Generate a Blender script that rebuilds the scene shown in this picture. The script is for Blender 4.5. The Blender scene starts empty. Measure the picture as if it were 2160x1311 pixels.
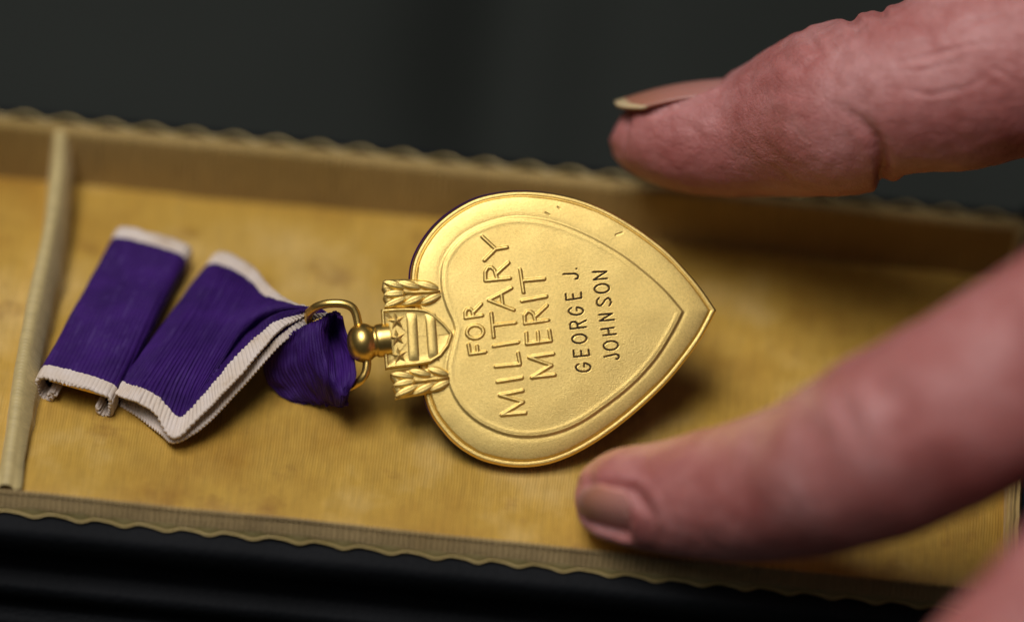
import bpy, bmesh, math, random
import numpy as np
from mathutils import Vector, Matrix, noise as mnoise

random.seed(7); np.random.seed(7)
S = 0.001                                   # everything below is written in millimetres
sc = bpy.context.scene
C = sc.collection
R = math.radians

# ------------------------------------------------------------------ camera
ELEV, ROLL, LENS, DIST, FSTOP = R(44), R(5.8), 200.0, 728.0, 4.6
TILT, YAWN = R(39), 0.05                    # how far the heart leans up off the floor
TZ = 14.2                                   # height of the heart's centre above the case floor
T = np.array([0.0, 0.0, TZ])
back = np.array([0.0, -math.cos(ELEV), math.sin(ELEV)])
U0 = np.array([0.0, math.sin(ELEV), math.cos(ELEV)])
X0 = np.array([1.0, 0.0, 0.0])
cr, sr = math.cos(ROLL), math.sin(ROLL)
RIGHT = cr*X0 + sr*U0
UP = -sr*X0 + cr*U0
CAM = T + DIST*back
cam = bpy.data.cameras.new('camera')
cam.lens = LENS; cam.sensor_width = 36; cam.clip_start = 0.01; cam.clip_end = 50
cam.dof.use_dof = True; cam.dof.focus_distance = DIST*S; cam.dof.aperture_fstop = FSTOP
cam.dof.aperture_blades = 0
camo = bpy.data.objects.new('camera', cam); C.objects.link(camo)
M = Matrix.Identity(4)
for i in range(3):
    M[i][0] = RIGHT[i]; M[i][1] = UP[i]; M[i][2] = back[i]; M[i][3] = CAM[i]*S
camo.matrix_world = M
sc.camera = camo

# ------------------------------------------------------------------ light
world = bpy.data.worlds.new('World'); sc.world = world; world.use_nodes = True
world.node_tree.nodes['Background'].inputs[0].default_value = (0.95, 0.97, 1.0, 1)
world.node_tree.nodes['Background'].inputs[1].default_value = 0.03
def area(name, loc, target, size, power, col, sy=None):
    l = bpy.data.lights.new(name, 'AREA'); l.energy = power; l.color = col
    l.shape = 'RECTANGLE'; l.size = size; l.size_y = sy or size
    o = bpy.data.objects.new(name, l); C.objects.link(o)
    o.location = loc
    d = Vector(target) - Vector(loc)
    o.rotation_euler = d.to_track_quat('-Z', 'Y').to_euler()
    return o
area('ceiling_lamp', (-0.36, -0.10, 1.42), (0, 0, 0), 0.85, 16.5, (1.0, 0.95, 0.94), 0.6)
area('ceiling_lamp', (-0.42, -0.80, 1.70), (0, 0, 0), 0.5, 2.6, (1.0, 0.96, 0.94), 0.5)
sc.view_settings.view_transform = 'Standard'
sc.view_settings.look = 'None'
sc.view_settings.exposure = 0.0
sc.view_settings.gamma = 1.0
sc.render.engine = 'CYCLES'
sc.cycles.use_denoising = True
sc.cycles.max_bounces = 8

# ------------------------------------------------------------------ pixels to places
K = 36.0/LENS/2160.0
def ray(u, v):
    d = -back + (u-1080)*K*RIGHT - (v-655.5)*K*UP
    return d
def on_plane(u, v, p0, n):
    d = ray(u, v); t = np.dot(np.asarray(p0)-CAM, n)/np.dot(d, n)
    return CAM + t*d
ZN = np.array([0, 0, 1.0])
def on_z(u, v, z): return on_plane(u, v, (0, 0, z), ZN)
def near(u, v, delta): return CAM + (DIST-delta)*ray(u, v)     # delta mm nearer than the focus plane

# ------------------------------------------------------------------ helpers
def mesh_obj(name, verts, faces, mat=None, parent=None, smooth=True, uv=None, normals=None):
    me = bpy.data.meshes.new(name)
    v = np.asarray(verts, dtype=np.float64)*S
    me.from_pydata(v.tolist(), [], [tuple(int(i) for i in f) for f in faces]) if len(faces) < 200000 else fast(me, v, faces)
    if uv is not None:
        lay = me.uv_layers.new(name='UVMap')
        li = np.zeros(len(me.loops), dtype=np.int32); me.loops.foreach_get('vertex_index', li)
        lay.data.foreach_set('uv', np.asarray(uv, dtype=np.float32)[li].ravel())
    me.polygons.foreach_set('use_smooth', [smooth]*len(me.polygons))
    me.update()
    if normals is not None:
        me.normals_split_custom_set_from_vertices([tuple(n) for n in normals])
    if mat: me.materials.append(mat)
    o = bpy.data.objects.new(name, me); C.objects.link(o)
    if parent: o.parent = parent
    return o
def fast(me, v, faces):
    f = np.asarray(faces, dtype=np.int32); n, k = f.shape
    me.vertices.add(len(v)); me.vertices.foreach_set('co', v.astype(np.float32).ravel())
    me.loops.add(n*k); me.loops.foreach_set('vertex_index', f.ravel())
    me.polygons.add(n); me.polygons.foreach_set('loop_start', np.arange(0, n*k, k, dtype=np.int32))
    me.update(calc_edges=True)
def empty(name, label, cat, group=None):
    o = bpy.data.objects.new(name, None); C.objects.link(o); o.empty_display_size = 0.005
    o['label'] = label; o['category'] = cat
    if group: o['group'] = group
    return o
def crom(P, n):
    """Catmull-Rom through the rows of P, n samples"""
    P = np.asarray(P, float); m = len(P)
    Q = np.concatenate([2*P[:1]-P[1:2], P, 2*P[-1:]-P[-2:-1]])
    t = np.linspace(0, m-1, n); i = np.clip(t.astype(int), 0, m-2); f = (t-i)
    f = f.reshape((-1,)+(1,)*(P.ndim-1))
    a, b, c, d = Q[i], Q[i+1], Q[i+2], Q[i+3]
    return 0.5*((2*b)+(-a+c)*f+(2*a-5*b+4*c-d)*f**2+(-a+3*b-3*c+d)*f**3)
def resample(P, n, closed=False):
    P = np.asarray(P, float)
    if closed: P = np.vstack([P, P[:1]])
    s = np.r_[0, np.cumsum(np.linalg.norm(np.diff(P, axis=0), axis=1))]
    t = np.linspace(0, s[-1], n, endpoint=not closed)
    return np.stack([np.interp(t, s, P[:, k]) for k in range(P.shape[1])], 1)
def grid_faces(nr, nc, base=0, wrap=False):
    f = []
    for i in range(nr-1):
        for j in range(nc if wrap else nc-1):
            j2 = (j+1) % nc
            f.append((base+i*nc+j, base+i*nc+j2, base+(i+1)*nc+j2, base+(i+1)*nc+j))
    return f
def tube(path, rad, seg=12, closed=False):
    """verts, faces of a tube (rad: scalar or list)"""
    P = np.asarray(path, float); n = len(P)
    r = np.full(n, rad) if np.isscalar(rad) else np.asarray(rad, float)
    if closed: Tn = np.roll(P, -1, 0)-np.roll(P, 1, 0)
    else: Tn = np.gradient(P, axis=0)
    Tn /= np.linalg.norm(Tn, axis=1)[:, None]
    ref = np.array([0.13, 0.31, 0.94]); V = []
    nrm = np.cross(Tn[0], ref); nrm /= np.linalg.norm(nrm)
    for i in range(n):
        nrm = nrm-np.dot(nrm, Tn[i])*Tn[i]; nrm /= np.linalg.norm(nrm)
        b = np.cross(Tn[i], nrm)
        for k in range(seg):
            a = 2*math.pi*k/seg
            V.append(P[i]+r[i]*(math.cos(a)*nrm+math.sin(a)*b))
    F = grid_faces(n, seg, 0, True)
    if closed:
        for k in range(seg):
            k2 = (k+1) % seg; F.append(((n-1)*seg+k, (n-1)*seg+k2, k2, k))
    else:
        F.append(tuple(range(seg))[::-1]); F.append(tuple((n-1)*seg+k for k in range(seg)))
    return V, F
def fnoise(p, sc_=1.0, oct_=3):
    return mnoise.fractal(Vector(p)*sc_, 1.0, 2.0, oct_)

# ------------------------------------------------------------------ materials
def new_mat(name):
    m = bpy.data.materials.new(name); m.use_nodes = True
    nt = m.node_tree; b = nt.nodes['Principled BSDF']
    return m, nt, b
def nd(nt, t, **kw):
    n = nt.nodes.new(t)
    for k, v in kw.items():
        if k in ('op',): n.operation = v
        else: setattr(n, k, v)
    return n
def math_n(nt, op, a, b=None):
    n = nt.nodes.new('ShaderNodeMath'); n.operation = op
    for i, x in enumerate((a, b)):
        if x is None: continue
        if isinstance(x, (int, float)): n.inputs[i].default_value = x
        else: nt.links.new(x, n.inputs[i])
    return n.outputs[0]
def noise_n(nt, vec, scale, detail=4, rough=0.55):
    n = nt.nodes.new('ShaderNodeTexNoise'); n.inputs['Scale'].default_value = scale
    n.inputs['Detail'].default_value = detail; n.inputs['Roughness'].default_value = rough
    if vec is not None: nt.links.new(vec, n.inputs['Vector'])
    return n.outputs['Fac']
def ramp_n(nt, fac, stops):
    n = nt.nodes.new('ShaderNodeValToRGB'); r = n.color_ramp
    while len(r.elements) < len(stops): r.elements.new(0.5)
    for e, (p, c) in zip(r.elements, stops):
        e.position = p; e.color = (*c, 1) if len(c) == 3 else c
    nt.links.new(fac, n.inputs[0]); return n.outputs[0]
def mix_n(nt, fac, a, b, blend='MIX'):
    n = nt.nodes.new('ShaderNodeMix'); n.data_type = 'RGBA'; n.blend_type = blend
    for i, x in ((0, fac), (6, a), (7, b)):
        if isinstance(x, (int, float)): n.inputs[i].default_value = x
        elif isinstance(x, tuple): n.inputs[i].default_value = (*x, 1)
        else: nt.links.new(x, n.inputs[i])
    return n.outputs[2]
def bump_n(nt, h, dist, strength=1.0, prev=None):
    n = nt.nodes.new('ShaderNodeBump'); n.inputs['Distance'].default_value = dist
    n.inputs['Strength'].default_value = strength; nt.links.new(h, n.inputs['Height'])
    if prev is not None: nt.links.new(prev, n.inputs['Normal'])
    return n.outputs[0]
def coords(nt, kind='Object'):
    return nt.nodes.new('ShaderNodeTexCoord').outputs[kind]
def sep(nt, vec):
    n = nt.nodes.new('ShaderNodeSeparateXYZ'); nt.links.new(vec, n.inputs[0]); return n.outputs

def gold_mat(name, base, rough, grain=0.00005, tarnish=0.22):
    m, nt, b = new_mat(name); co = coords(nt)
    n1 = noise_n(nt, co, 160, 5); n2 = noise_n(nt, co, 7500, 2, 0.6)
    dark = tuple(x*f for x, f in zip(base, (0.80, 0.72, 0.55)))
    col = mix_n(nt, ramp_n(nt, n1, [(0.42, (0, 0, 0)), (0.75, (tarnish,)*3)]), base, dark)
    n3 = noise_n(nt, co, 900, 3)
    col = mix_n(nt, ramp_n(nt, n3, [(0.69, (0, 0, 0)), (0.78, (0.6,)*3)]), col, dark)
    col = mix_n(nt, 1.0, col, ramp_n(nt, noise_n(nt, co, 3600, 2, 0.6), [(0.30, (0.84, 0.82, 0.76)), (0.68, (1.0, 1.0, 1.0))]), 'MULTIPLY')      # blasted grain
    nt.links.new(col, b.inputs['Base Color'])
    b.inputs['Metallic'].default_value = 1
    rr = nt.nodes.new('ShaderNodeMapRange'); nt.links.new(n1, rr.inputs[0])
    rr.inputs[3].default_value = rough-0.05; rr.inputs[4].default_value = rough+0.07
    nt.links.new(rr.outputs[0], b.inputs['Roughness'])
    nt.links.new(bump_n(nt, n2, grain, 0.9), b.inputs['Normal'])
    return m
GOLD = gold_mat('satin_gold', (1.0, 0.76, 0.27), 0.48, 0.000034)
GOLD_POL = gold_mat('polished_gold', (0.95, 0.66, 0.20), 0.33, 0.00001, 0.15)

m, nt, b = new_mat('engraved_dark_fill'); INK = m
co = coords(nt); n1 = noise_n(nt, co, 2500, 3)
nt.links.new(ramp_n(nt, n1, [(0.3, (0.010, 0.006, 0.003)), (0.8, (0.06, 0.034, 0.010))]), b.inputs['Base Color'])
b.inputs['Metallic'].default_value = 0.2; b.inputs['Roughness'].default_value = 0.7

m, nt, b = new_mat('purple_enamel'); ENAMEL = m
co = coords(nt); n1 = noise_n(nt, co, 300, 3)
nt.links.new(ramp_n(nt, n1, [(0.3, (0.03, 0.006, 0.05)), (0.8, (0.05, 0.01, 0.08))]), b.inputs['Base Color'])
b.inputs['Roughness'].default_value = 0.15

def ribbon_mat(name, width, worn=0.0):
    """UV in mm: u along the ribbon, v across it. White edge bands, purple middle."""
    m, nt, b = new_mat(name); uv = coords(nt, 'UV'); s = sep(nt, uv); co = coords(nt)
    jit = math_n(nt, 'MULTIPLY', math_n(nt, 'SUBTRACT', noise_n(nt, co, 2500, 2), 0.5), 0.5)
    v = math_n(nt, 'ADD', s[1], jit)
    dist = math_n(nt, 'MINIMUM', v, math_n(nt, 'SUBTRACT', width, v))
    white = math_n(nt, 'LESS_THAN', dist, 2.55)
    n1 = noise_n(nt, co, 220, 4)
    purple = ramp_n(nt, n1, [(0.25, (0.023, 0.003, 0.082)), (0.7, (0.048, 0.009, 0.152))])
    # pale rub marks along the threads
    mp = nt.nodes.new('ShaderNodeMapping'); nt.links.new(uv, mp.inputs[0]); mp.inputs['Scale'].default_value = (0.9, 0.12, 1)
    rub = ramp_n(nt, noise_n(nt, mp.outputs[0], 1.5, 4, 0.6), [(0.55, (0, 0, 0)), (0.80, (0.5+worn,)*3)])
    purple = mix_n(nt, rub, purple, (0.10, 0.055, 0.23))
    dirt = ramp_n(nt, noise_n(nt, co, 260, 4), [(0.35, (0.78, 0.69, 0.62)), (0.60, (0.72, 0.61, 0.50)), (0.8, (0.52, 0.38, 0.25))])
    col = mix_n(nt, white, purple, dirt)
    nt.links.new(col, b.inputs['Base Color'])
    b.inputs['Roughness'].default_value = 0.6; b.inputs['Specular IOR Level'].default_value = 0.25
    b.inputs['Sheen Weight'].default_value = 0.03; b.inputs['Sheen Roughness'].default_value = 0.4
    b.inputs['Sheen Tint'].default_value = (0.6, 0.5, 0.9, 1)
    th = math_n(nt, 'SINE', math_n(nt, 'MULTIPLY', s[1], 2*math.pi/0.28))
    hh = math_n(nt, 'ADD', math_n(nt, 'MULTIPLY', th, 0.25), noise_n(nt, co, 5000, 2))
    nt.links.new(bump_n(nt, hh, 0.00006, 0.8), b.inputs['Normal'])
    return m

def lining_mat(name, c_lo, c_hi, c_stain, c_pale=None, rib=0.42, rib_h=0.00004, axis=0, cross=0.0, sheen=0.3, stain=(0.62, 0.8), rough=0.55):
    m, nt, b = new_mat(name); co = coords(nt); s = sep(nt, co)
    n1 = noise_n(nt, co, 36, 5, 0.6); n2 = noise_n(nt, co, 95, 5, 0.62)
    mp = nt.nodes.new('ShaderNodeMapping'); nt.links.new(co, mp.inputs[0]); mp.inputs['Scale'].default_value = (1.0, 0.12, 0.12) if axis == 0 else (0.12, 1, 1)
    n3 = noise_n(nt, mp.outputs[0], 1600, 3)
    col = ramp_n(nt, n1, [(0.32, c_lo), (0.52, c_hi), (0.68, c_pale or c_hi)])
    col = mix_n(nt, ramp_n(nt, n2, [(stain[0], (0, 0, 0)), (stain[1], (0.65,)*3)]), col, c_stain)
    col = mix_n(nt, 0.35, col, ramp_n(nt, n3, [(0.3, (0.45,)*3), (0.7, (1.0,)*3)]), 'MULTIPLY')
    wob = math_n(nt, 'MULTIPLY', noise_n(nt, co, 120, 2), 0.0009)
    ph = math_n(nt, 'MULTIPLY', math_n(nt, 'ADD', s[axis], wob), 2*math.pi/(rib*S))
    h = math_n(nt, 'ADD', math_n(nt, 'SINE', ph), math_n(nt, 'MULTIPLY', n3, 1.2))
    if cross:
        cs = math_n(nt, 'ADD', s[1], s[2])
        h = math_n(nt, 'ADD', h, math_n(nt, 'MULTIPLY', math_n(nt, 'SINE', math_n(nt, 'MULTIPLY', cs, 2*math.pi/(cross*S))), 0.5))
    nt.links.new(col, b.inputs['Base Color']); b.inputs['Roughness'].default_value = rough
    b.inputs['Sheen Weight'].default_value = sheen; b.inputs['Sheen Tint'].default_value = (1, 0.8, 0.5, 1)
    nt.links.new(bump_n(nt, h, rib_h, 0.9), b.inputs['Normal'])
    return m
FLOORM = lining_mat('yellowed_satin', (0.40, 0.205, 0.018), (0.57, 0.345, 0.050), (0.24, 0.095, 0.011), (0.72, 0.49, 0.15), rib=0.36, rib_h=0.00002, stain=(0.57, 0.72))
WALLM = lining_mat('ribbed_tan_lining', (0.44, 0.29, 0.080), (0.56, 0.38, 0.125), (0.30, 0.18, 0.05), rib=0.80, rib_h=0.00022)
RIMM = lining_mat('ribbed_rim_lining', (0.48, 0.33, 0.125), (0.60, 0.43, 0.185), (0.20, 0.12, 0.045), rib=0.70, rib_h=0.00030, cross=0.45, stain=(0.55, 0.75))
DIVM = lining_mat('divider_cloth', (0.46, 0.35, 0.13), (0.60, 0.48, 0.21), (0.24, 0.13, 0.04), rib=0.55, rib_h=0.00002, axis=1, cross=0.0)
m, nt, b = new_mat('scalloped_paper'); TRIMM = m
co = coords(nt)
nt.links.new(ramp_n(nt, noise_n(nt, co, 120, 4), [(0.3, (0.15, 0.125, 0.04)), (0.7, (0.24, 0.19, 0.07))]), b.inputs['Base Color'])
b.inputs['Roughness'].default_value = 0.5
m, nt, b = new_mat('trim_edge'); EDGEM = m
co = coords(nt)
nt.links.new(ramp_n(nt, noise_n(nt, co, 250, 3), [(0.3, (0.42, 0.31, 0.10)), (0.7, (0.55, 0.42, 0.18))]), b.inputs['Base Color'])
b.inputs['Roughness'].default_value = 0.35; b.inputs['Metallic'].default_value = 0.3
m, nt, b = new_mat('black_leatherette'); SHELLM = m
co = coords(nt)
v = nt.nodes.new('ShaderNodeTexVoronoi'); v.inputs['Scale'].default_value = 1100; nt.links.new(co, v.inputs['Vector'])
nt.links.new(ramp_n(nt, noise_n(nt, co, 60, 4), [(0.3, (0.004, 0.005, 0.006)), (0.8, (0.010, 0.011, 0.013))]), b.inputs['Base Color'])
b.inputs['Roughness'].default_value = 0.7; b.inputs['Specular IOR Level'].default_value = 0.12
nt.links.new(bump_n(nt, v.outputs['Distance'], 0.0001, 0.6), b.inputs['Normal'])
m, nt, b = new_mat('dark_table_cloth'); TABLEM = m
co = coords(nt)
nt.links.new(ramp_n(nt, noise_n(nt, co, 6, 4), [(0.3, (0.012, 0.015, 0.012)), (0.75, (0.020, 0.024, 0.020))]), b.inputs['Base Color'])
b.inputs['Roughness'].default_value = 0.85; b.inputs['Specular IOR Level'].default_value = 0.3
nt.links.new(bump_n(nt, noise_n(nt, co, 1500, 3), 0.0003, 0.6), b.inputs['Normal'])

# ------------------------------------------------------------------ the setting: a dark cloth-covered table
BASEZ = -24.0
nx, ny = 420, 160
V = []
for j in range(ny):
    for i in range(nx):
        x = -700+1400*i/(nx-1); y = -500+1900*j/(ny-1)
        w = min(1, max(0, (y-52)/26))
        z = BASEZ-0.05+w*(6*math.sin((x+0.25*y)/30.0+1.2)-14*math.exp(-((x+4)/13.0)**2)+3*fnoise((x, y*0.3, 3), 0.012))
        V.append((x, y, z-6*w))
tab = mesh_obj('tabletop', V, grid_faces(ny, nx), TABLEM)
tab['kind'] = 'structure'; tab['label'] = 'dark charcoal cloth covered table under the open case'

# ------------------------------------------------------------------ the case
case = empty('presentation_case', 'open narrow medal case lined with yellowed satin, scalloped gold trim round its rim', 'case')
yF = on_z(1000, 462, 0)[1]
# rim height over the far floor edge
d = ray(1000, 364); HF = (CAM+d*((yF+0.6-CAM[1])/d[1]))[2]
HN = 0.9
yNi = on_z(700, 1098, HN)[1]
xR = on_z(2138, 800, 7.0)[0]
xL = -150.0
divTop = [on_z(127, 272, HF), on_z(118, 380, 7.6), on_z(102, 490, 6.8), on_z(80, 590, 6.0), on_z(58, 700, 5.0), on_z(40, 810, 4.0), on_z(26, 910, 2.8), on_z(12, 1020, HN+0.4)]
print('case', yF, HF, yNi, xR, divTop[0], divTop[-1])
def rim(y): return HN+(HF-HN)*(y-yNi)/(yF-yNi)
# floor: a soft pad, its edge turned down where it meets the walls
def floor_pad(x0, x1, y0, y1, seed):
    nx, ny = 260, 90; V = []
    for j in range(ny):
        for i in range(nx):
            x = x0+(x1-x0)*i/(nx-1); y = y0+(y1-y0)*j/(ny-1)
            e = min(x-x0, x1-x, y-y0, y1-y)
            z = 0.28*fnoise((x, y, seed), 0.06, 3)+0.10*fnoise((x, y, seed+9), 0.25, 2)
            z -= 1.1*math.exp(-e/1.3)
            if seed < 5:  z = z*min(1, 0.35+0.65*abs(x)/40) if abs(x) < 40 else z
            V.append((x, y, z))
    return mesh_obj('floor_lining', V, grid_faces(ny, nx), FLOORM, case)
xd = float(np.mean([p[0] for p in divTop]))
floor_pad(xL, xR, yNi-1, yF+0.3, 1.0)
# far wall lining: inner face + rolled top
def strip(name, prof_fn, xs, mat, parent):
    V = []; nr = None
    for x in xs:
        pr = prof_fn(x); nr = len(pr)
        V += [(x, p[0], p[1]) for p in pr]
    return mesh_obj(name, V, grid_faces(len(xs), nr), mat, parent)
xs = np.linspace(xL, xR+1.5, 420)
def far_prof(x):
    w = 0.18*fnoise((x, 0, 5), 0.05)
    h = HF+w
    return [(yF-0.2, -1.2), (yF-0.05, 0.3), (yF+0.05, 2), (yF+0.2+w, h*0.5), (yF+0.45, h-1.3), (yF+0.55, h-0.5), (yF+0.9, h-0.08), (yF+1.4, h), (yF+2.0, h-0.1), (yF+2.35, h-0.35)]
strip('wall_lining', far_prof, xs, WALLM, case)['label'] = 'far wall lining'
yo = on_z(700, 1150, HN-2.4)[1]               # where the scalloped edge runs
def near_prof(x):
    w = 0.20*fnoise((x, 4, 5), 0.06)
    h = HN+w; y = yNi; L = y-yo
    return [(y+0.3, -1.4), (y+0.15, h-0.9), (y, h-0.3), (y-0.3, h-0.03), (y-0.8, h), (y-0.35*L, h-0.15), (y-0.55*L, h-0.6), (y-0.75*L, h-1.3), (y-0.86*L, h-1.8)]
strip('rim_lining', near_prof, xs, RIMM, case)['label'] = 'near rim lining rolled over the edge'
# right wall lining
V = []; ys = np.linspace(yNi-2.0, yF+1.6, 120)
for y in ys:
    h = rim(y)
    V += [(xR-0.1, y, -1.2), (xR, y, h*0.5), (xR+0.15, y, h-0.5), (xR+0.6, y, h-0.05), (xR+1.2, y, h-0.02), (xR+1.8, y, h-0.5)]
mesh_obj('wall_lining', V, grid_faces(len(ys), 6), WALLM, case)['label'] = 'end wall lining'
# divider: thin curved partition with rounded top, sagging foot on its right
D = crom(divTop, 140); V = []
for i, p in enumerate(D):
    t = i/139; wob = 0.25*fnoise((p[1], 2, 8), 0.12)
    hw = 0.92+0.12*fnoise((p[1], 7, 1), 0.1); top = p[2]
    foot = 1.5+0.9*math.sin(math.pi*min(1, t*1.1))+0.6*fnoise((p[1], 1, 4), 0.2)
    pr = [(-hw-0.4, -0.9), (-hw-0.1, top*0.5), (-hw, top-0.9), (-hw*0.75, top-0.3), (0, top), (hw*0.75, top-0.3), (hw+0.1, top-0.9), (hw+0.7+0.2*foot, top*0.55), (hw+0.55*foot, top*0.22), (hw+foot*0.8, -0.9)]
    V += [(p[0]+a+wob*0.4, p[1], z) for a, z in pr]
mesh_obj('divider', V, grid_faces(140, 10), DIVM, case)['label'] = 'greyish cloth partition across the case'
# scalloped trim: paper strip with a wavy gold edge, near and far
PER = 5.62
def near_wave(x):
    ph = 2*math.pi*x/PER
    return 0.24*math.sin(ph)+0.06*math.sin(2*ph+0.8)
xs2 = np.arange(xL, xR+1.0, 0.22)
V = []; E = []
for x in xs2:
    w = near_wave(x+0.8*fnoise((x, 1, 1), 0.05)); h = HN+0.20*fnoise((x, 4, 5), 0.06); L = yNi-yo
    a = (x, yNi-0.84*L, h-1.72)
    bb = (x, yo+w, h-2.4+0.45*w)
    V += [a, (x, (a[1]+bb[1])/2, (a[2]+bb[2])/2+0.08), bb, (x, bb[1]+0.05, bb[2]-0.3)]
    E.append((x, bb[1]-0.02, bb[2]+0.02))
st = mesh_obj('scalloped_trim', V, grid_faces(len(xs2), 4), TRIMM, case); st['label'] = 'near scalloped paper trim'
tv, tf = tube(E, 0.13, 6); mesh_obj('trim_edge', tv, tf, EDGEM, st)
# far trim: wavy cord that leaves small dark gaps behind the rim
E = []; V = []
for x in xs2:
    ph = 2*math.pi*(x+1.0)/PER
    w = 0.5+0.5*math.sin(ph)
    h = HF+0.18*fnoise((x, 0, 5), 0.05)
    y1 = yF+2.8+0.85*w; z1 = h-0.45+0.2*w
    E.append((x, y1, z1))
    V += [(x, y1-0.05, z1), (x, y1-0.7*(1-0.8*w)-0.05, z1-0.2), (x, y1+0.1, z1-0.25)]
st = mesh_obj('scalloped_trim', V, grid_faces(len(xs2), 3), TRIMM, case); st['label'] = 'far scalloped trim'
tv, tf = tube(E, 0.15, 6); mesh_obj('trim_edge', tv, tf, EDGEM, st)
# shell: near side with stepped mouldings, far side, end, bottom
def shell_prof():
    yo_ = yo-2.0; z = HN-2.9
    return [(yo_+3.6, z+0.35), (yo_+2.0, z+0.1), (yo_+0.4, z-0.3), (yo_-0.1, z-0.7), (yo_-0.3, z-1.4), (yo_-0.3, z-3.6), (yo_+0.4, z-4.3), (yo_+1.2, z-5.0), (yo_+1.4, z-8.2), (yo_+0.4, z-9.0), (yo_-0.9, z-9.2), (yo_-1.4, z-9.8), (yo_-1.2, z-11.6),
            (yo_-0.5, z-12.3), (yo_-0.4, z-13.8), (yo_-2.4, z-14.2), (yo_-3.0, z-15.0), (yo_-3.0, BASEZ)]
sp = shell_prof(); V = []
xs3 = np.linspace(xL, xR+3.2, 60)
for x in xs3: V += [(x, p[0], p[1]+0.05*fnoise((x, p[1], 0), 0.1)) for p in sp]
mesh_obj('shell', V, grid_faces(60, len(sp)), SHELLM, case)['label'] = 'black near side with moulded ledges'
yB = yF+5.6
V = [(x, y, z) for x in (xL, xR+3.2) for y, z in ((yF+1.6, HF-0.9), (yB-1.0, HF-0.9), (yB-0.2, HF-1.5), (yB, HF-4), (yB, BASEZ))]
mesh_obj('shell', V, grid_faces(2, 5), SHELLM, case, smooth=False)['label'] = 'black far side'
V = []
for y in np.linspace(sp[2][0], yB, 30):
    h = rim(y)-0.9
    V += [(xR+1.0, y, h), (xR+2.7, y, h-0.1), (xR+3.2, y, h-0.7), (xR+3.2, y, BASEZ)]
mesh_obj('shell', V, grid_faces(30, 4), SHELLM, case)['label'] = 'black end side'

# ------------------------------------------------------------------ the medal
HN_ = np.array([YAWN, -math.sin(TILT), math.cos(TILT)]); HN_ /= np.linalg.norm(HN_)
EA = X0-np.dot(X0, HN_)*HN_; EA /= np.linalg.norm(EA)
EB = np.cross(HN_, EA)
def ab(u, v):
    p = on_plane(u, v, T, HN_)-T
    return np.array([np.dot(p, EA), np.dot(p, EB)])
def w3(a, h=0.0):
    a = np.asarray(a, float)
    return T+a[..., 0:1]*EA+a[..., 1:2]*EB+np.asarray(h)[..., None]*HN_
medal = empty('medal', 'gold heart medal lying back up with raised lettering, hung from a purple ribbon', 'medal')
def z3(pts): return np.array([ab(820+x/2.114, 380+y/2.114) for x, y in pts])
def z4(pts): return np.array([ab(960+x/3.122, 480+y/3.122) for x, y in pts])
def z2(pts): return np.array([ab(620+x/3.855, 540+y/3.855) for x, y in pts])
outer_up = [(1457, 578), (1400, 495), (1340, 421), (1250, 326), (1150, 246), (1050, 180), (950, 127), (850, 89), (750, 65), (650, 53), (560, 52), (480, 61), (400, 80), (330, 112), (260, 158), (200, 213), (152, 278), (120, 340), (104, 400), (101, 470), (112, 560), (150, 650), (190, 715)]
outer_lo = [(190, 715), (150, 790), (148, 860), (158, 930), (176, 1000), (203, 1058), (243, 1112), (292, 1165), (350, 1209), (420, 1244), (500, 1265), (570, 1273), (640, 1271), (720, 1257), (810, 1224), (900, 1176), (990, 1116), (1080, 1046), (1170, 966), (1250, 885), (1320, 800), (1380, 718), (1420, 650), (1457, 578)]
inner_up = [(1300, 590), (1230, 508), (1150, 434), (1050, 356), (950, 294), (850, 244), (750, 205), (650, 183), (560, 178), (480, 192), (400, 220), (330, 262), (280, 315), (250, 370), (240, 430), (245, 500), (265, 570), (290, 625), (302, 668)]
inner_lo = [(302, 668), (293, 715), (280, 770), (268, 830), (272, 890), (292, 950), (330, 1010), (385, 1062), (450, 1100), (520, 1126), (600, 1138), (690, 1132), (780, 1108), (870, 1064), (960, 1002), (1050, 932), (1130, 855), (1200, 768), (1265, 660), (1300, 590)]
def closed_curve(up, lo, n):
    a = resample(crom(z3(up), 600), n//2+1)[:-1]; c = resample(crom(z3(lo), 600), n//2+1)[:-1]
    return np.vstack([a, c])
NA, NR = 1500, 250
OUT = closed_curve(outer_up, outer_lo, NA)
INN = closed_curve(inner_up, inner_lo, 1200)
ctr = z3([(660, 640)])[0]
def seg_dist(P, A, B):
    """min distance from points P to segments A-B, chunked"""
    out = np.full(len(P), 1e9)
    for a, b2 in zip(A, B):
        d = b2-a; L = np.dot(d, d)+1e-12
        t = np.clip(((P-a)@d)/L, 0, 1)
        q = P-(a+t[:, None]*d)
        out = np.minimum(out, np.einsum('ij,ij->i', q, q))
    return np.sqrt(out)
def inside(P, poly):
    c = np.zeros(len(P), bool); x, y = P[:, 0], P[:, 1]; n = len(poly)
    for i in range(n):
        x1, y1 = poly[i]; x2, y2 = poly[(i+1) % n]
        if y1 == y2: continue
        k = ((y1 > y) != (y2 > y)) & (x < (x2-x1)*(y-y1)/(y2-y1)+x1)
        c ^= k
    return c
tt = np.linspace(0, 1, NR)
P2 = (ctr+tt[:, None, None]*(OUT-ctr)[None]).reshape(-1, 2)
o_c = OUT[::6]; i_c = INN[::6]
du = seg_dist(P2, o_c, np.roll(o_c, -1, 0)); dv = seg_dist(P2, i_c, np.roll(i_c, -1, 0))
ins = inside(P2, i_c)
s = du/(du+dv+1e-9)                          # 0 at outer edge, 1 at the panel's edge (outside the panel)
def ss(a, b2, x):
    t = np.clip((x-a)/(b2-a), 0, 1); return t*t*(3-2*t)
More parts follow.
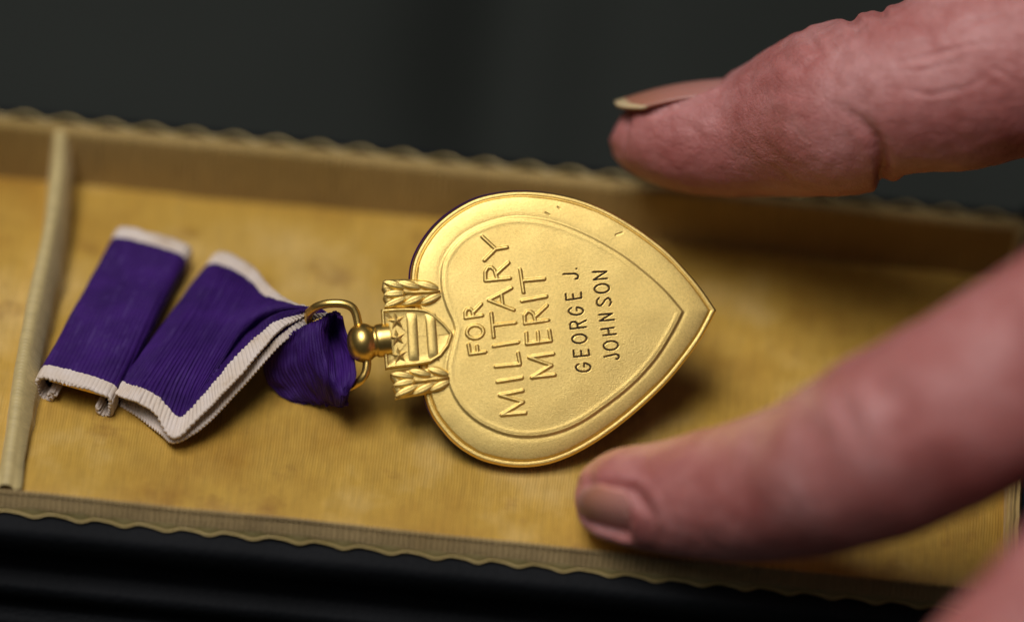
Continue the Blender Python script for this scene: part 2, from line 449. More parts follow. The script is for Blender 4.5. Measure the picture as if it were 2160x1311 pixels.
# border: a rounded roll between the panel step and a thin lip
border = 0.10+0.56*np.sqrt(np.clip(1-(1-np.clip(s, 0, 1))**2.4, 0, 1))
border -= 0.05*ss(0.72, 1.0, s)
border = np.where(du < 0.75, np.maximum(border*ss(0.42, 0.95, du), 0.17*ss(0.0, 0.10, du)*(1-ss(0.42, 0.52, du))), border)
panel = 0.78+0.025*np.exp(-((dv-0.30)/0.25)**2)+0.03*ss(0, 4, dv)
H = np.where(ins, panel, border)
stepw = 0.50
H = np.where(~ins & (dv < stepw), border+(0.80-border)*(1-ss(0, stepw, dv)), H)
def crease_noise(P, k, a):
    return a*np.array([mnoise.noise(Vector((p[0]*k, p[1]*k, 0.3))) for p in P])
H += crease_noise(P2, 0.35, 0.022)
H += 0.38*(1-np.sum((P2-ctr)**2, 1)/18.0**2)           # the whole plate is slightly domed
# ---- lettering strokes (pixel positions of each letter)
def arc(cx, cy, rx, ry, a0, a1, n=14, tilt=0.0):
    t = np.radians(np.linspace(a0, a1, n))
    x, y = rx*np.cos(t), ry*np.sin(t); ct, st_ = math.cos(tilt), math.sin(tilt)
    return [(cx+x[i]*ct-y[i]*st_, cy+x[i]*st_+y[i]*ct) for i in range(n)]
def gee(cx, cy, rx, ry):
    q = [(cx-rx*math.sin(t), cy-ry*math.cos(t)) for t in np.radians(np.linspace(38, 345, 20))]
    return q+[(cx+6, cy-ry*0.95), (cx+6, cy-ry*0.15)]
raised = [
 [[(95, 838), (196, 824)], [(95, 838), (84, 775)], [(146, 831), (140, 785)]],
 [arc(128, 692, 54, 43, 0, 360, 26, -0.1)],
 [[(65, 600), (175, 584)], [(65, 600), (64, 562), (76, 542), (92, 540), (108, 550), (118, 592)], [(114, 568), (168, 510)]],
 [[(460, 1224), (303, 1237), (444, 1152), (290, 1108), (442, 1078)]],
 [[(275, 1020), (436, 994)]],
 [[(262, 920), (424, 905), (410, 832)]],
 [[(250, 786), (412, 760)]],
 [[(234, 568), (250, 726)], [(243, 650), (392, 632)]],
 [[(366, 404), (218, 484), (382, 548)], [(300, 442), (308, 510)]],
 [[(196, 356), (357, 340)], [(196, 356), (195, 298), (212, 270), (236, 268), (256, 288), (274, 346)], [(268, 312), (348, 238)]],
 [[(338, 136), (264, 148), (190, 222)], [(264, 148), (176, 66)]],
 [[(652, 974), (500, 992), (630, 912), (482, 860), (642, 836)]],
 [[(468, 772), (627, 750)], [(468, 772), (464, 700)], [(545, 762), (540, 694)], [(627, 750), (615, 682)]],
 [[(455, 637), (607, 616)], [(455, 637), (452, 584), (470, 560), (492, 560), (512, 576), (526, 628)], [(520, 596), (600, 520)]],
 [[(434, 490), (597, 460)]],
 [[(424, 284), (446, 432)], [(435, 358), (584, 344)]],
]
engraved = [
 [gee(840, 926, 48, 28)],
 [[(780, 858), (880, 846)], [(780, 858), (776, 815)], [(828, 852), (826, 816)], [(880, 846), (876, 810)]],
 [arc(815, 738, 48, 29, 0, 360, 22, -0.1)],
 [[(757, 674), (860, 660)], [(757, 674), (754, 642), (764, 628), (786, 626), (800, 638), (806, 668)], [(802, 646), (858, 618)]],
 [gee(792, 556, 48, 25)],
 [[(728, 484), (828, 470)], [(728, 484), (724, 444)], [(776, 478), (772, 446)], [(828, 470), (826, 434)]],
 [[(708, 314), (785, 310), (803, 318), (808, 330), (800, 344), (788, 345)]],
 [[(796, 277), (797, 278)]],
 [[(978, 856), (1055, 838), (1072, 844), (1077, 856), (1068, 870), (1056, 870)]],
 [arc(1022, 782, 48, 29, 0, 360, 22, -0.1)],
 [[(972, 716), (1056, 706)], [(958, 676), (1042, 664)], [(1012, 712), (1004, 670)]],
 [[(1044, 612), (950, 620), (1030, 572), (944, 580)]],
 [[(944, 470), (931, 484), (929, 504), (940, 520), (957, 520), (971, 504), (984, 482), (1001, 470), (1017, 478), (1024, 498), (1013, 520)]],
 [arc(963, 408, 49, 29, 0, 360, 22, -0.1)],
 [[(998, 342), (910, 349), (994, 296), (902, 300)]],
]
lab = np.full(len(P2), -1)
def stroke(letter):
    A, B = [], []
    for pl in letter:
        q = z4(pl); A += list(q[:-1]); B += list(q[1:])
    A, B = np.array(A), np.array(B)
    lo = np.minimum(A, B).min(0)-0.8; hi = np.maximum(A, B).max(0)+0.8
    idx = np.where((P2 > lo).all(1) & (P2 < hi).all(1))[0]
    return idx, seg_dist(P2[idx], A, B)
for k, L in enumerate(raised):
    idx, d = stroke(L)
    # bead profile: rounded top, steep flank, faint moat
    H[idx] += 0.20*(1-ss(0.08, 0.29, d))
    lab[idx[d < 0.30]] = k
for k, L in enumerate(engraved):
    idx, d = stroke(L)
    jag = np.array([mnoise.noise(Vector((p[0]*5, p[1]*5, k))) for p in P2[idx]])*0.04
    d = d+jag
    H[idx] += -0.13*(1-ss(0.03, 0.13, d))+0.005*np.exp(-((d-0.22)/0.06)**2)
    lab[idx[d < 0.122]] = 100+k
# shallow nicks on the border
for (u1, v1, u2, v2) in ((1298, 497, 1312, 492), (1150, 450, 1158, 455), (1176, 438, 1180, 441)):
    a, b2 = ab(u1, v1), ab(u2, v2); idx = np.where(np.linalg.norm(P2-(a+b2)/2, axis=1) < 2)[0]
    d = seg_dist(P2[idx], a[None], b2[None]); H[idx] -= 0.10*(1-ss(0, 0.14, d))
W = w3(P2, H)
idx = np.arange(NR*NA).reshape(NR, NA)
a_ = idx[:-1]; b_ = idx[1:]
Fq = np.stack([a_, b_, np.roll(b_, -1, 1), np.roll(a_, -1, 1)], -1).reshape(-1, 4)
def face_pick(Fsel):
    u, inv = np.unique(Fsel.ravel(), return_inverse=True); return u, inv.reshape(-1, 4)
# normals of the whole relief so that the pieces meet without a seam
tmp = bpy.data.meshes.new('tmp'); fast(tmp, W*S, Fq)
nrm = np.zeros(len(W)*3, dtype=np.float32); tmp.vertex_normals.foreach_get('vector', nrm); nrm = nrm.reshape(-1, 3)
flip = np.sign(np.sum(nrm[idx[NR//2]]@HN_))
if flip < 0: Fq = Fq[:, ::-1]; nrm = -nrm
bpy.data.meshes.remove(tmp)
fl = lab[Fq]; flab = np.where((fl == fl[:, :1]).all(1), fl[:, 0], -1)
u, f = face_pick(Fq[flab < 0])
plate = mesh_obj('heart_plate', W[u], f, GOLD, medal, normals=nrm[u])
plate['label'] = 'sandblasted gold heart back with raised inner panel'
for k in range(len(raised)):
    u, f = face_pick(Fq[flab == k]); mesh_obj('raised_letter', W[u], f, GOLD, plate, normals=nrm[u])
for k in range(len(engraved)):
    u, f = face_pick(Fq[flab == 100+k]); mesh_obj('engraved_letter', W[u], f, INK, plate, normals=nrm[u])
# edge and front of the plate
OC = OUT[::3]; nO = len(OC)
nr2 = np.roll(OC, -1, 0)-np.roll(OC, 1, 0); nr2 = np.stack([nr2[:, 1], -nr2[:, 0]], 1); nr2 /= np.linalg.norm(nr2, axis=1)[:, None]
if np.sum((OC-ctr)*nr2) < 0: nr2 = -nr2
V = []
for off, h in ((0.0, H[idx[-1]][::3]), (0.10, np.minimum(-0.10, H[idx[-1]][::3]-0.14)), (0.14, np.full(nO, -0.50)), (0.10, np.full(nO, -0.75)), (-0.1, np.full(nO, -0.95))):
    V.append(w3(OC+off*nr2, h))
mesh_obj('heart_edge', np.vstack(V), grid_faces(5, nO, 0, True), GOLD_POL, plate)
V = []
sh = np.array([-0.22, 0.16])
for off, h in ((-0.25, -0.9), (0.12, -1.05), (0.12, -1.5), (-0.6, -1.8), (-2.5, -2.1), (-6, -2.6)):
    q = OC+off*nr2 if off > -3 else ctr+(OC-ctr)*0.55
    V.append(w3(q+sh, np.full(nO, h)))
V.append(w3((ctr+sh)[None], np.array([-3.0])))
F = grid_faces(6, nO, 0, True)+[(5*nO+k, 5*nO+(k+1) % nO, 6*nO) for k in range(nO)]
mesh_obj('enamel_front', np.vstack(V), F, ENAMEL, medal)['label'] = 'dark purple enamel front face turned down'

# ---- shield
def inset_shape(poly, prof, mat, name, parent, n=220):
    """poly in plane mm; prof: list of (inset, height)"""
    q = resample(poly, n, True); c = q.mean(0)
    t = np.roll(q, -1, 0)-np.roll(q, 1, 0); nn = np.stack([t[:, 1], -t[:, 0]], 1); nn /= np.linalg.norm(nn, axis=1)[:, None]
    if np.sum((q-c)*nn) < 0: nn = -nn
    V = [w3(q-i*nn, np.full(n, h)) for i, h in prof]
    last = q-prof[-1][0]*nn
    for f in (0.75, 0.5, 0.25): V.append(w3(c+(last-c)*f, np.full(n, prof[-1][1]))); prof = prof+[(0, prof[-1][1])]
    V.append(w3(c[None], np.array([prof[-1][1]])))
    F = grid_faces(len(prof), n, 0, True)+[((len(prof)-1)*n+k, (len(prof)-1)*n+(k+1) % n, len(prof)*n) for k in range(n)]
    return mesh_obj(name, np.vstack(V), F, mat, parent)
sh_px = [(704, 440), (800, 432), (900, 428), (1000, 430), (1070, 440), (1150, 488), (1225, 555), (1290, 636), (1262, 730), (1195, 820), (1110, 872), (1000, 892), (900, 902), (820, 912), (742, 926), (728, 760), (716, 600)]
def z2s(pts): return z2(pts)
shield = inset_shape(z2s(sh_px), [(0.02, -0.6), (0.0, 0.95), (0.06, 1.28), (0.22, 1.34), (0.34, 1.30), (0.44, 1.14), (0.5, 1.12)], GOLD, 'shield', medal)
def quad_bar(x0, x1, ytop, ybot, sk):
    """raised bar across the shield with rounded section"""
    A = z2([(x0, ytop), (x1, ytop+4)]); B = z2([(x0+sk, ybot), (x1+sk, ybot-4)])
    V = []; n = 14
    for j in range(n):
        t = j/(n-1); a = A[0]+(B[0]-A[0])*t; b2 = A[1]+(B[1]-A[1])*t
        for k in range(11):
            f = k/10; e = math.sin(math.pi*f)**0.45; ee = min(1, 6*t, 6*(1-t))
            V.append(w3((a+(b2-a)*f)[None], np.array([1.08+0.26*e*ee**0.5]))[0])
    return mesh_obj('shield_bar', V, grid_faces(n, 11), GOLD, shield)
quad_bar(905, 1000, 462, 872, 22); quad_bar(1058, 1150, 468, 850, 28)
for cx, cy in ((828, 535), (836, 672), (852, 815)):
    V = []; c = z2([(cx, cy)])[0]
    pts = []
    for k in range(10):
        r = 80 if k % 2 == 0 else 34
        a = math.pi+0.12+k*math.pi/5
        pts.append((cx+r*math.cos(a), cy+r*math.sin(a)))
    q = z2(pts)
    V = np.vstack([w3(q, np.full(10, 1.07)), w3(c+(q-c)*0.92, np.full(10, 1.17)), w3(c[None], np.array([1.45]))])
    F = grid_faces(2, 10, 0, True)+[(10+k, 10+(k+1) % 10, 20) for k in range(10)]
    mesh_obj('star', V, F, GOLD, shield, smooth=False)
# ---- leaf sprays each side of the shield
def leaf(p0, p1, wpx, parent, h0=0.90, top=0.42):
    """almond leaf from base p0 to point p1 (zoom pixels), half width wpx"""
    p0, p1 = np.array(p0, float), np.array(p1, float); ax = p1-p0; L = np.linalg.norm(ax); ax /= L; sd = np.array([-ax[1], ax[0]])
    V = []; n, mseg = 15, 11
    for i in range(n):
        t = i/(n-1); w = 1.08*wpx*(math.sin(math.pi*min(1, 0.06+t*0.94))**0.55)
        if i == n-1: w = 0.5
        for k in range(mseg):
            f = -1+2*k/(mseg-1)
            q = p0+ax*L*t+sd*w*f
            e = math.sqrt(max(0, 1-abs(f)**3.2))
            hh = h0+top*e*(math.sin(math.pi*min(1, 0.08+0.84*t))**0.5)-0.03*math.exp(-(f/0.12)**2)*e
            V.append(w3(z2([q]), np.array([hh]))[0])
    return mesh_obj('leaf', V, grid_faces(n, mseg), GOLD, parent)
def spray(backing, leaves, stem):
    p = inset_shape(z2(backing), [(0, -0.9), (0.0, 0.55), (0.2, 0.80), (0.6, 0.85)], GOLD, 'leaf_spray', medal)
    for p0, p1, w in leaves: leaf(p0, p1, w, p)
    tv, tf = tube(w3(z2(stem), np.full(len(stem), 1.2)), [0.16]*len(stem), 8)
    mesh_obj('stem', tv, tf, GOLD, p)
spray([(722, 208), (735, 198), (900, 190), (1110, 200), (1165, 250), (1190, 295), (1165, 385), (1040, 405), (900, 425), (735, 428), (742, 385), (722, 345), (735, 310), (712, 270)],
      [((892, 262), (726, 214), 33), ((1020, 264), (838, 216), 36), ((1168, 270), (985, 222), 36), ((900, 308), (728, 318), 36),
       ((905, 345), (728, 418), 33), ((1045, 335), (888, 400), 36), ((1188, 320), (1030, 394), 36)],
      [(885, 306), (1000, 300), (1100, 297), (1186, 294)])
spray([(782, 965), (800, 945), (960, 920), (1130, 905), (1225, 925), (1260, 990), (1235, 1080), (1110, 1115), (960, 1140), (820, 1165), (828, 1120), (800, 1075), (815, 1035), (790, 1000)],
      [((968, 985), (788, 962), 32), ((1105, 972), (930, 934), 34), ((1248, 968), (1080, 916), 34), ((985, 1020), (806, 1052), 34),
       ((1000, 1058), (818, 1142), 34), ((1128, 1046), (965, 1128), 36), ((1256, 1024), (1105, 1098), 36)],
      [(965, 1028), (1080, 1012), (1170, 1002), (1258, 990)])
# ---- suspension ball and collar (turned about the medal's own axis)
def lathe(p0, p1, prof, name, mat, parent, seg=40, h=0.4):
    A = w3(z2([p0]), np.array([h]))[0]; B = w3(z2([p1]), np.array([h]))[0]; ax = (B-A); L = np.linalg.norm(ax); ax /= L
    e1 = HN_-np.dot(HN_, ax)*ax; e1 /= np.linalg.norm(e1); e2 = np.cross(ax, e1)
    V = []
    for t, r in prof:
        for k in range(seg):
            a = 2*math.pi*k/seg; V.append(A+ax*L*t+r*(math.cos(a)*e1+math.sin(a)*e2))
    return mesh_obj(name, V, grid_faces(len(prof), seg, 0, True)+[tuple(range(seg))], mat, parent)
ball = []
for k in range(18):
    a = math.pi*k/17*0.72
    ball.append((0.43-0.43*math.cos(a), 2.50*math.sin(a)**0.85+0.02))
ball += [(0.775, 1.92), (0.79, 2.02), (0.84, 2.12), (0.90, 2.14), (0.96, 2.15), (1.02, 2.15), (1.18, 2.15)]
lathe((432, 722), (728, 686), ball, 'suspension_ball', GOLD_POL, medal)
# ---- oval wire ring
ringpx = [(652, 656), (668, 646), (690, 641), (718, 641), (739, 647), (750, 661), (757, 690), (765, 722), (773, 752), (772, 782), (760, 802), (742, 812), (722, 815), (704, 800), (690, 770), (678, 730), (664, 692), (652, 668)]
rh = [-1.6, -0.4, 0.3, 0.6, 0.6, 0.5, 0.4, 0.4, 0.4, 0.4, 0.1, -1.2, -2.8, -4.2, -5.0, -5.0, -4.2, -3.0]
rp = np.array([w3(ab(u_, v_)[None], np.array([h_]))[0] for (u_, v_), h_ in zip(ringpx, rh)])
rp = crom(np.vstack([rp, rp[:1]]), 160)[:-1]
tv, tf = tube(rp, 0.56, 14, True); mesh_obj('suspension_ring', tv, tf, GOLD_POL, medal)

# ------------------------------------------------------------------ ribbons
RIB = ribbon_mat('purple_ribbon', 35.0)
def sheet(rows, nr, nc, ulen, vpos, rib_amp=0.17, rib_per=0.52, seed=0, wav=0.0):
    """rows of (u,v,z) control points -> dense ribbed sheet; returns verts, faces, uv"""
    G = np.array([[on_z(*p) for p in r] for r in rows])
    G = crom(G, nr); G = np.swapaxes(crom(np.swapaxes(G, 0, 1), nc), 0, 1)
    du_ = np.gradient(G, axis=0); dv_ = np.gradient(G, axis=1)
    N = np.cross(du_, dv_); N /= (np.linalg.norm(N, axis=2)[..., None]+1e-9)
    if np.mean(N[..., 2]) < 0: N = -N
    st_ = np.median(np.linalg.norm(np.diff(G, axis=0), axis=2), axis=1)
    uu = np.r_[0, np.cumsum(st_)]
    vv = np.interp(np.linspace(0, 1, nc), np.linspace(0, 1, len(vpos)), vpos)
    rib = np.abs(np.sin(math.pi*uu/rib_per))
    ph = np.array([[0.2*mnoise.noise(Vector((i*0.05, j*0.12, seed))) for j in range(nc)] for i in range(nr)])
    G = G+N*((rib-0.5)[:, None]*rib_amp+ph*wav)[..., None]
    uv = np.stack(np.broadcast_arrays(uu[:, None], vv[None, :]), -1)
    return G.reshape(-1, 3), grid_faces(nr, nc), uv.reshape(-1, 2)
def join(parts):
    V, F, UVs, o = [], [], [], 0
    for v_, f_, uv_ in parts:
        V.append(v_); F += [tuple(i+o for i in q) for q in f_]; UVs.append(uv_); o += len(v_)
    return np.vstack(V), F, np.vstack(UVs)
top = [
 [(462, 560, 0.5), (415, 618, 0.5), (362, 690, 0.5), (305, 765, 0.5), (272, 812, 0.5), (250, 842, 0.4)],
 [(449, 545, 2.4), (402, 603, 2.8), (349, 678, 2.9), (293, 752, 2.9), (262, 796, 2.8), (236, 827, 2.5)],
 [(458, 533, 3.7), (415, 606, 4.2), (364, 682, 4.4), (308, 760, 4.4), (278, 804, 4.1), (258, 836, 3.6)],
 [(478, 532, 4.4), (437, 612, 5.0), (388, 690, 5.1), (334, 770, 5.0), (306, 812, 4.5), (288, 846, 3.9)],
 [(508, 546, 4.6), (466, 622, 5.4), (416, 702, 5.3), (364, 786, 4.8), (341, 832, 4.1), (327, 870, 3.4)],
 [(540, 568, 5.0), (498, 640, 6.0), (450, 718, 5.4), (404, 806, 4.0), (381, 868, 3.2), (365, 921, 2.8)],
 [(564, 600, 6.2), (528, 660, 7.0), (486, 728, 5.4), (438, 806, 4.0), (421, 836, 4.6), (421, 874, 5.0)],
 [(591, 622, 8.0), (566, 655, 8.8), (530, 698, 4.2), (508, 720, 4.6), (498, 744, 7.2), (505, 789, 7.8)],
 [(622, 638, 10.2), (606, 648, 10.8), (588, 660, 9.6), (572, 668, 9.4), (572, 680, 9.6), (585, 697, 10.0)],
 [(652, 646, 12.0), (648, 648, 12.3), (642, 651, 12.2), (636, 655, 12.0), (636, 660, 11.8), (645, 664, 11.6)],
]
under = [
 [(268, 800, 0.6), (260, 826, 0.5), (252, 852, 0.4)],
 [(310, 812, 1.4), (300, 845, 1.2), (292, 878, 0.6)],
 [(352, 850, 1.6), (346, 885, 1.5), (340, 915, 0.9)],
 [(386, 880, 2.0), (376, 910, 2.0), (368, 931, 1.7)],
 [(436, 838, 3.4), (430, 868, 3.5), (430, 895, 3.3)],
 [(516, 760, 6.0), (512, 785, 6.4), (517, 808, 6.0)],
 [(592, 690, 8.8), (590, 706, 9.0), (595, 724, 8.4)],
 [(640, 660, 11.0), (650, 666, 11.2), (662, 676, 10.6)],
 [(676, 652, 11.8), (686, 658, 11.8), (694, 666, 11.6)],
]
loop = [
 [(572, 738, 7.0), (630, 694, 10.0), (676, 672, 11.6), (706, 662, 12.6), (716, 670, 12.6)],
 [(556, 768, 4.6), (624, 726, 8.2), (672, 708, 11.2), (702, 700, 7.4), (724, 700, 10.2)],
 [(560, 800, 2.2), (626, 768, 6.0), (680, 754, 9.6), (710, 742, 6.8), (740, 746, 9.6)],
 [(576, 824, 0.6), (644, 806, 4.0), (688, 800, 7.6), (716, 794, 7.4), (744, 790, 9.2)],
 [(602, 842, 0.1), (660, 838, 2.0), (698, 838, 4.2), (722, 832, 7.0), (733, 824, 7.4)],
 [(622, 850, 0.0), (674, 853, 0.7), (704, 856, 2.2), (720, 856, 4.6), (727, 850, 5.0)],
]
p1 = sheet(top, 620, 80, 0, [0, 8, 16, 25, 31.9, 35], wav=0.8, seed=1)
p2 = sheet(under, 560, 14, 0, [29.5, 35], seed=2, wav=0.5)
lp = [list(x) for x in zip(*loop)]             # ribs run down the loop: lay its length across
p3 = sheet(lp, 360, 50, 0, [6.0, 28.0], seed=3, wav=1.7)
v_, f_, uv_ = join([p1, p2, p3])
rb = mesh_obj('ribbon', v_, f_, RIB, medal, uv=uv_)
rb['label'] = 'crumpled purple ribbon with white edges gathered through the ring'
so = rb.modifiers.new('thickness', 'SOLIDIFY'); so.thickness = 0.00038; so.offset = -1
# ---- ribbon bar: covered brooch, open C section
bar = empty('ribbon_bar', 'flat purple ribbon bar with white ends, lying between divider and heart medal', 'ribbon bar')
A0 = (on_z(255, 492, 3.4), on_z(396, 512, 3.4)); B0 = (on_z(78, 806, 3.4), on_z(234, 832, 3.4))
far_c = (A0[0]+A0[1])/2; near_c = (B0[0]+B0[1])/2
ax = near_c-far_c; LB = np.linalg.norm(ax); ax /= LB
sd = (B0[1]-B0[0]); sd -= np.dot(sd, ax)*ax; WB = np.linalg.norm(sd); sd /= WB
print('bar', LB, WB, 'ribbon heights')
up_ = np.array([0, 0, 1.0])
w = WB/2
prof = [(-w+2.6, 1.0), (-w+2.2, 1.5), (-w+1.6, 1.5), (-w+1.25, 1.0), (-w+1.5, 0.5), (-w+1.3, 0.15), (-w+0.6, 0.10), (-w+0.12, 0.6), (-w, 1.4), (-w, 2.4), (-w+0.15, 3.0), (-w+0.6, 3.36), (-w+1.6, 3.5), (-w*0.3, 3.62), (w*0.3, 3.62), (w-1.6, 3.5), (w-0.6, 3.36), (w-0.15, 3.0), (w, 2.4), (w, 1.2), (w-0.05, 0.5), (w-0.3, 0.12), (w-0.8, 0.1), (w-1.2, 0.5), (w-1.3, 1.2)]
pr = resample(crom(prof, 400), 330)
tg = np.gradient(pr, axis=0); tg /= np.linalg.norm(tg, axis=1)[:, None]; pn = np.stack([-tg[:, 1], tg[:, 0]], 1)
ulen = np.r_[0, np.cumsum(np.linalg.norm(np.diff(pr, axis=0), axis=1))]
NB = 90; V = []; UVs = []
for j in range(NB):
    t = j/(NB-1)
    for i in range(len(pr)):
        jit = 0.10*mnoise.noise(Vector((i*0.02, t*6, 2)))+0.05*mnoise.noise(Vector((t*14, i*0.05, 5)))
        o = (abs(math.sin(math.pi*(ulen[i]+0.25*math.sin(t*5))/0.54))-0.5)*0.28+jit
        x, z = pr[i]+pn[i]*o
        e = 0.12*math.sin(i*0.7)*(1 if j in (0, NB-1) else 0)
        q = far_c+ax*(LB*t+e+0.25*mnoise.noise(Vector((i*0.04, 0, 9 if t > .5 else 4)))*abs(2*t-1)**6)+sd*x
        V.append((q[0], q[1], z+0.1)); UVs.append((ulen[i], 35.0*t))
cov = mesh_obj('cover', V, grid_faces(NB, len(pr)), ribbon_mat('purple_bar_ribbon', 35.0, 0.1), bar, uv=UVs)
cov['label'] = 'purple ribbed cover with white ends'
so = cov.modifiers.new('thickness', 'SOLIDIFY'); so.thickness = 0.00045; so.offset = -1
# brooch plate inside
def box(cx, hx, hl, z0, z1, name, mat, parent):
    c0 = (far_c+near_c)/2+sd*cx
    V = []
    for z in (z0, z1):
        for a, b2 in ((-1, -1), (1, -1), (1, 1), (-1, 1)):
            q = c0+sd*hx*a+ax*hl*b2; V.append((q[0], q[1], z))
    F = [(3, 2, 1, 0), (4, 5, 6, 7)]+[(k, (k+1) % 4, 4+(k+1) % 4, 4+k) for k in range(4)]
    o = mesh_obj(name, V, F, mat, parent, smooth=False)
    return o
box(0, w-1.0, LB/2-1.2, 2.2, 2.95, 'backing_plate', GOLD_POL, bar)

# ------------------------------------------------------------------ the hand
def mmr(px, delta): return px*K*(DIST-delta)
def limb(pts, seg=36, n=110):
    P = np.array([near(u_, v_, d_) for u_, v_, r_, d_ in pts]); r = np.array([mmr(p[2], p[3]) for p in pts])
    Q = crom(np.c_[P, r], n); Q[:, 3] = np.maximum(Q[:, 3], 0.6)
    return tube(Q[:, :3], Q[:, 3], seg)
limbs = [
 # thumb
 [(1303, 260, 34, -17), (1313, 265, 55, -17), (1346, 277, 86, -17), (1430, 290, 112, -15), (1520, 287, 127, -13), (1600, 276, 141, -11), (1700, 247, 171, -7), (1780, 228, 187, -3), (1850, 203, 176, 0), (1920, 188, 180, 2), (2000, 170, 196, 2), (2160, 120, 206, 3), (2350, 60, 215, 5), (2600, 10, 240, 8), (2900, 100, 290, 10), (3300, 280, 330, 20)],
 # index
 [(1213, 1042, 22, 12), (1228, 1043, 56, 12), (1262, 1046, 86, 12), (1320, 1047, 106, 13), (1400, 1048, 121, 14), (1500, 1043, 140, 17), (1600, 1030, 155, 21), (1700, 1008, 170, 26), (1790, 975, 188, 31), (1880, 932, 202, 35), (1960, 894, 205, 38), (2060, 842, 209, 41), (2180, 772, 212, 43), (2350, 660, 220, 45), (2600, 430, 255, 45), (2900, 350, 300, 35), (3300, 300, 330, 20)],
 # middle
 [(1850, 1680, 60, 50), (1880, 1650, 140, 52), (2000, 1560, 185, 56), (2100, 1475, 205, 60), (2208, 1378, 215, 60), (2350, 1230, 222, 60), (2550, 1000, 232, 58), (2750, 780, 250, 55), (3000, 550, 300, 42), (3300, 320, 330, 20)],
 # ring
 [(2180, 1780, 60, 55), (2210, 1740, 140, 60), (2330, 1640, 180, 70), (2500, 1500, 200, 80), (2720, 1290, 215, 78), (2880, 1050, 240, 62), (3080, 750, 290, 45), (3350, 400, 330, 20)],
 # little
 [(2520, 1780, 60, 60), (2550, 1745, 120, 65), (2660, 1650, 155, 78), (2830, 1500, 172, 82), (2980, 1260, 200, 62), (3150, 900, 270, 45), (3400, 480, 320, 20)],
 # wrist and forearm
 [(3150, 330, 330, 22), (3500, 320, 380, 15), (4000, 330, 390, 5), (4600, 350, 420, -5), (5400, 380, 470, -10)],
]
V, F, o_ = [], [], 0
for L in limbs:
    v_, f_ = limb(L); V += list(v_); F += [tuple(i+o_ for i in q) for q in f_]; o_ += len(v_)
tmp = mesh_obj('tmp_hand', V, F)
bm = bmesh.new(); bm.from_mesh(tmp.data); bmesh.ops.recalc_face_normals(bm, faces=bm.faces); bm.to_mesh(tmp.data); bm.free()
rm = tmp.modifiers.new('skin', 'REMESH'); rm.mode = 'VOXEL'; rm.voxel_size = 0.0005
sm = tmp.modifiers.new('soft', 'SMOOTH'); sm.iterations = 5; sm.factor = 0.5
dg = bpy.context.evaluated_depsgraph_get()
hm = bpy.data.meshes.new_from_object(tmp.evaluated_get(dg))
bpy.data.objects.remove(tmp)
nv = len(hm.vertices); co_ = np.zeros(nv*3, dtype=np.float32); hm.vertices.foreach_get('co', co_); co_ = co_.reshape(-1, 3).astype(float)/S
nn_ = np.zeros(nv*3, dtype=np.float32); hm.vertex_normals.foreach_get('vector', nn_); nn_ = nn_.reshape(-1, 3).astype(float)
def project(P):
    q = P-CAM; dz = -(q@back)
    return np.stack([1080+(q@RIGHT)/dz/K, 655.5-(q@UP)/dz/K], 1), DIST-dz
px, dl = project(co_); facing = np.clip((nn_@back+0.6)/0.6, 0, 1)
disp = np.array([0.22*mnoise.noise(Vector(p)*0.16)+0.10*mnoise.noise(Vector(p)*0.55)+0.05*mnoise.noise(Vector(p)*1.3) for p in co_])
creases = [  # polyline, half width px, depth mm
 ([(1866, 400), (1864, 360), (1858, 325), (1845, 295), (1815, 255), (1775, 225), (1740, 210)], 13, 1.7),
 ([(1690, 60), (1712, 92), (1730, 112)], 11, 0.55), ([(1775, 10), (1800, 45), (1812, 82)], 11, 0.6), ([(1840, -15), (1858, 20), (1868, 60)], 10, 0.45), ([(1640, 100), (1660, 130), (1690, 150)], 12, 0.3),
 ([(1745, 92), (1760, 100), (1752, 112)], 5, 0.30), ([(1690, 150), (1715, 128), (1728, 112)], 6, 0.18),
 ([(1800, 30), (1822, 52), (1830, 80)], 5, 0.27), ([(1860, 20), (1880, 45), (1900, 78)], 5, 0.24), ([(1920, 10), (1935, 50), (1975, 85)], 6, 0.21),
 ([(1880, 135), (1960, 118), (2050, 95), (2120, 92)], 5, 0.24), ([(1860, 148), (1940, 150), (2030, 130)], 5, 0.18), ([(2010, 60), (2070, 40), (2120, 30)], 5, 0.18),
 ([(1880, 185), (1960, 200), (2040, 185), (2100, 150)], 6, 0.21), ([(2080, 130), (2120, 160), (2165, 190)], 5, 0.18),
 ([(1420, 250), (1460, 270), (1490, 300)], 9, 0.15), ([(1550, 205), (1640, 190), (1740, 195)], 13, 0.13),
 ([(1310, 232), (1385, 240), (1470, 215), (1555, 185)], 5, 0.36), ([(1555, 185), (1580, 170), (1590, 150)], 7, 0.36),
 ([(1222, 1022), (1290, 1022), (1335, 1034), (1372, 1085), (1380, 1150)], 13, 0.7),
 ([(1700, 860), (1725, 930), (1735, 960)], 30, 0.25), ([(1770, 820), (1800, 900), (1812, 930)], 22, 0.45), ([(1845, 770), (1880, 850), (1905, 880)], 34, 0.35),
]
for pl, wd, dp in creases:
    pl = np.array(pl, float); lo, hi = pl.min(0)-4*wd, pl.max(0)+4*wd
    k = np.where((px > lo).all(1) & (px < hi).all(1))[0]
    if len(k) == 0: continue
    d = seg_dist(px[k], pl[:-1], pl[1:])
    along = np.clip(((px[k]-pl[0])@(pl[-1]-pl[0]))/np.dot(pl[-1]-pl[0], pl[-1]-pl[0]), 0, 1)
    fade = (1-0.9*along)**1.6 if dp > 0.8 else np.sin(np.pi*np.clip(along, 0.08, 0.92))
    disp[k] -= fade*facing[k]*dp*(np.exp(-(d/wd)**2)-(0.06 if dp > 0.8 else 0.28)*np.exp(-((d-2.0*wd)/wd)**2))
co_ += nn_*disp[:, None]
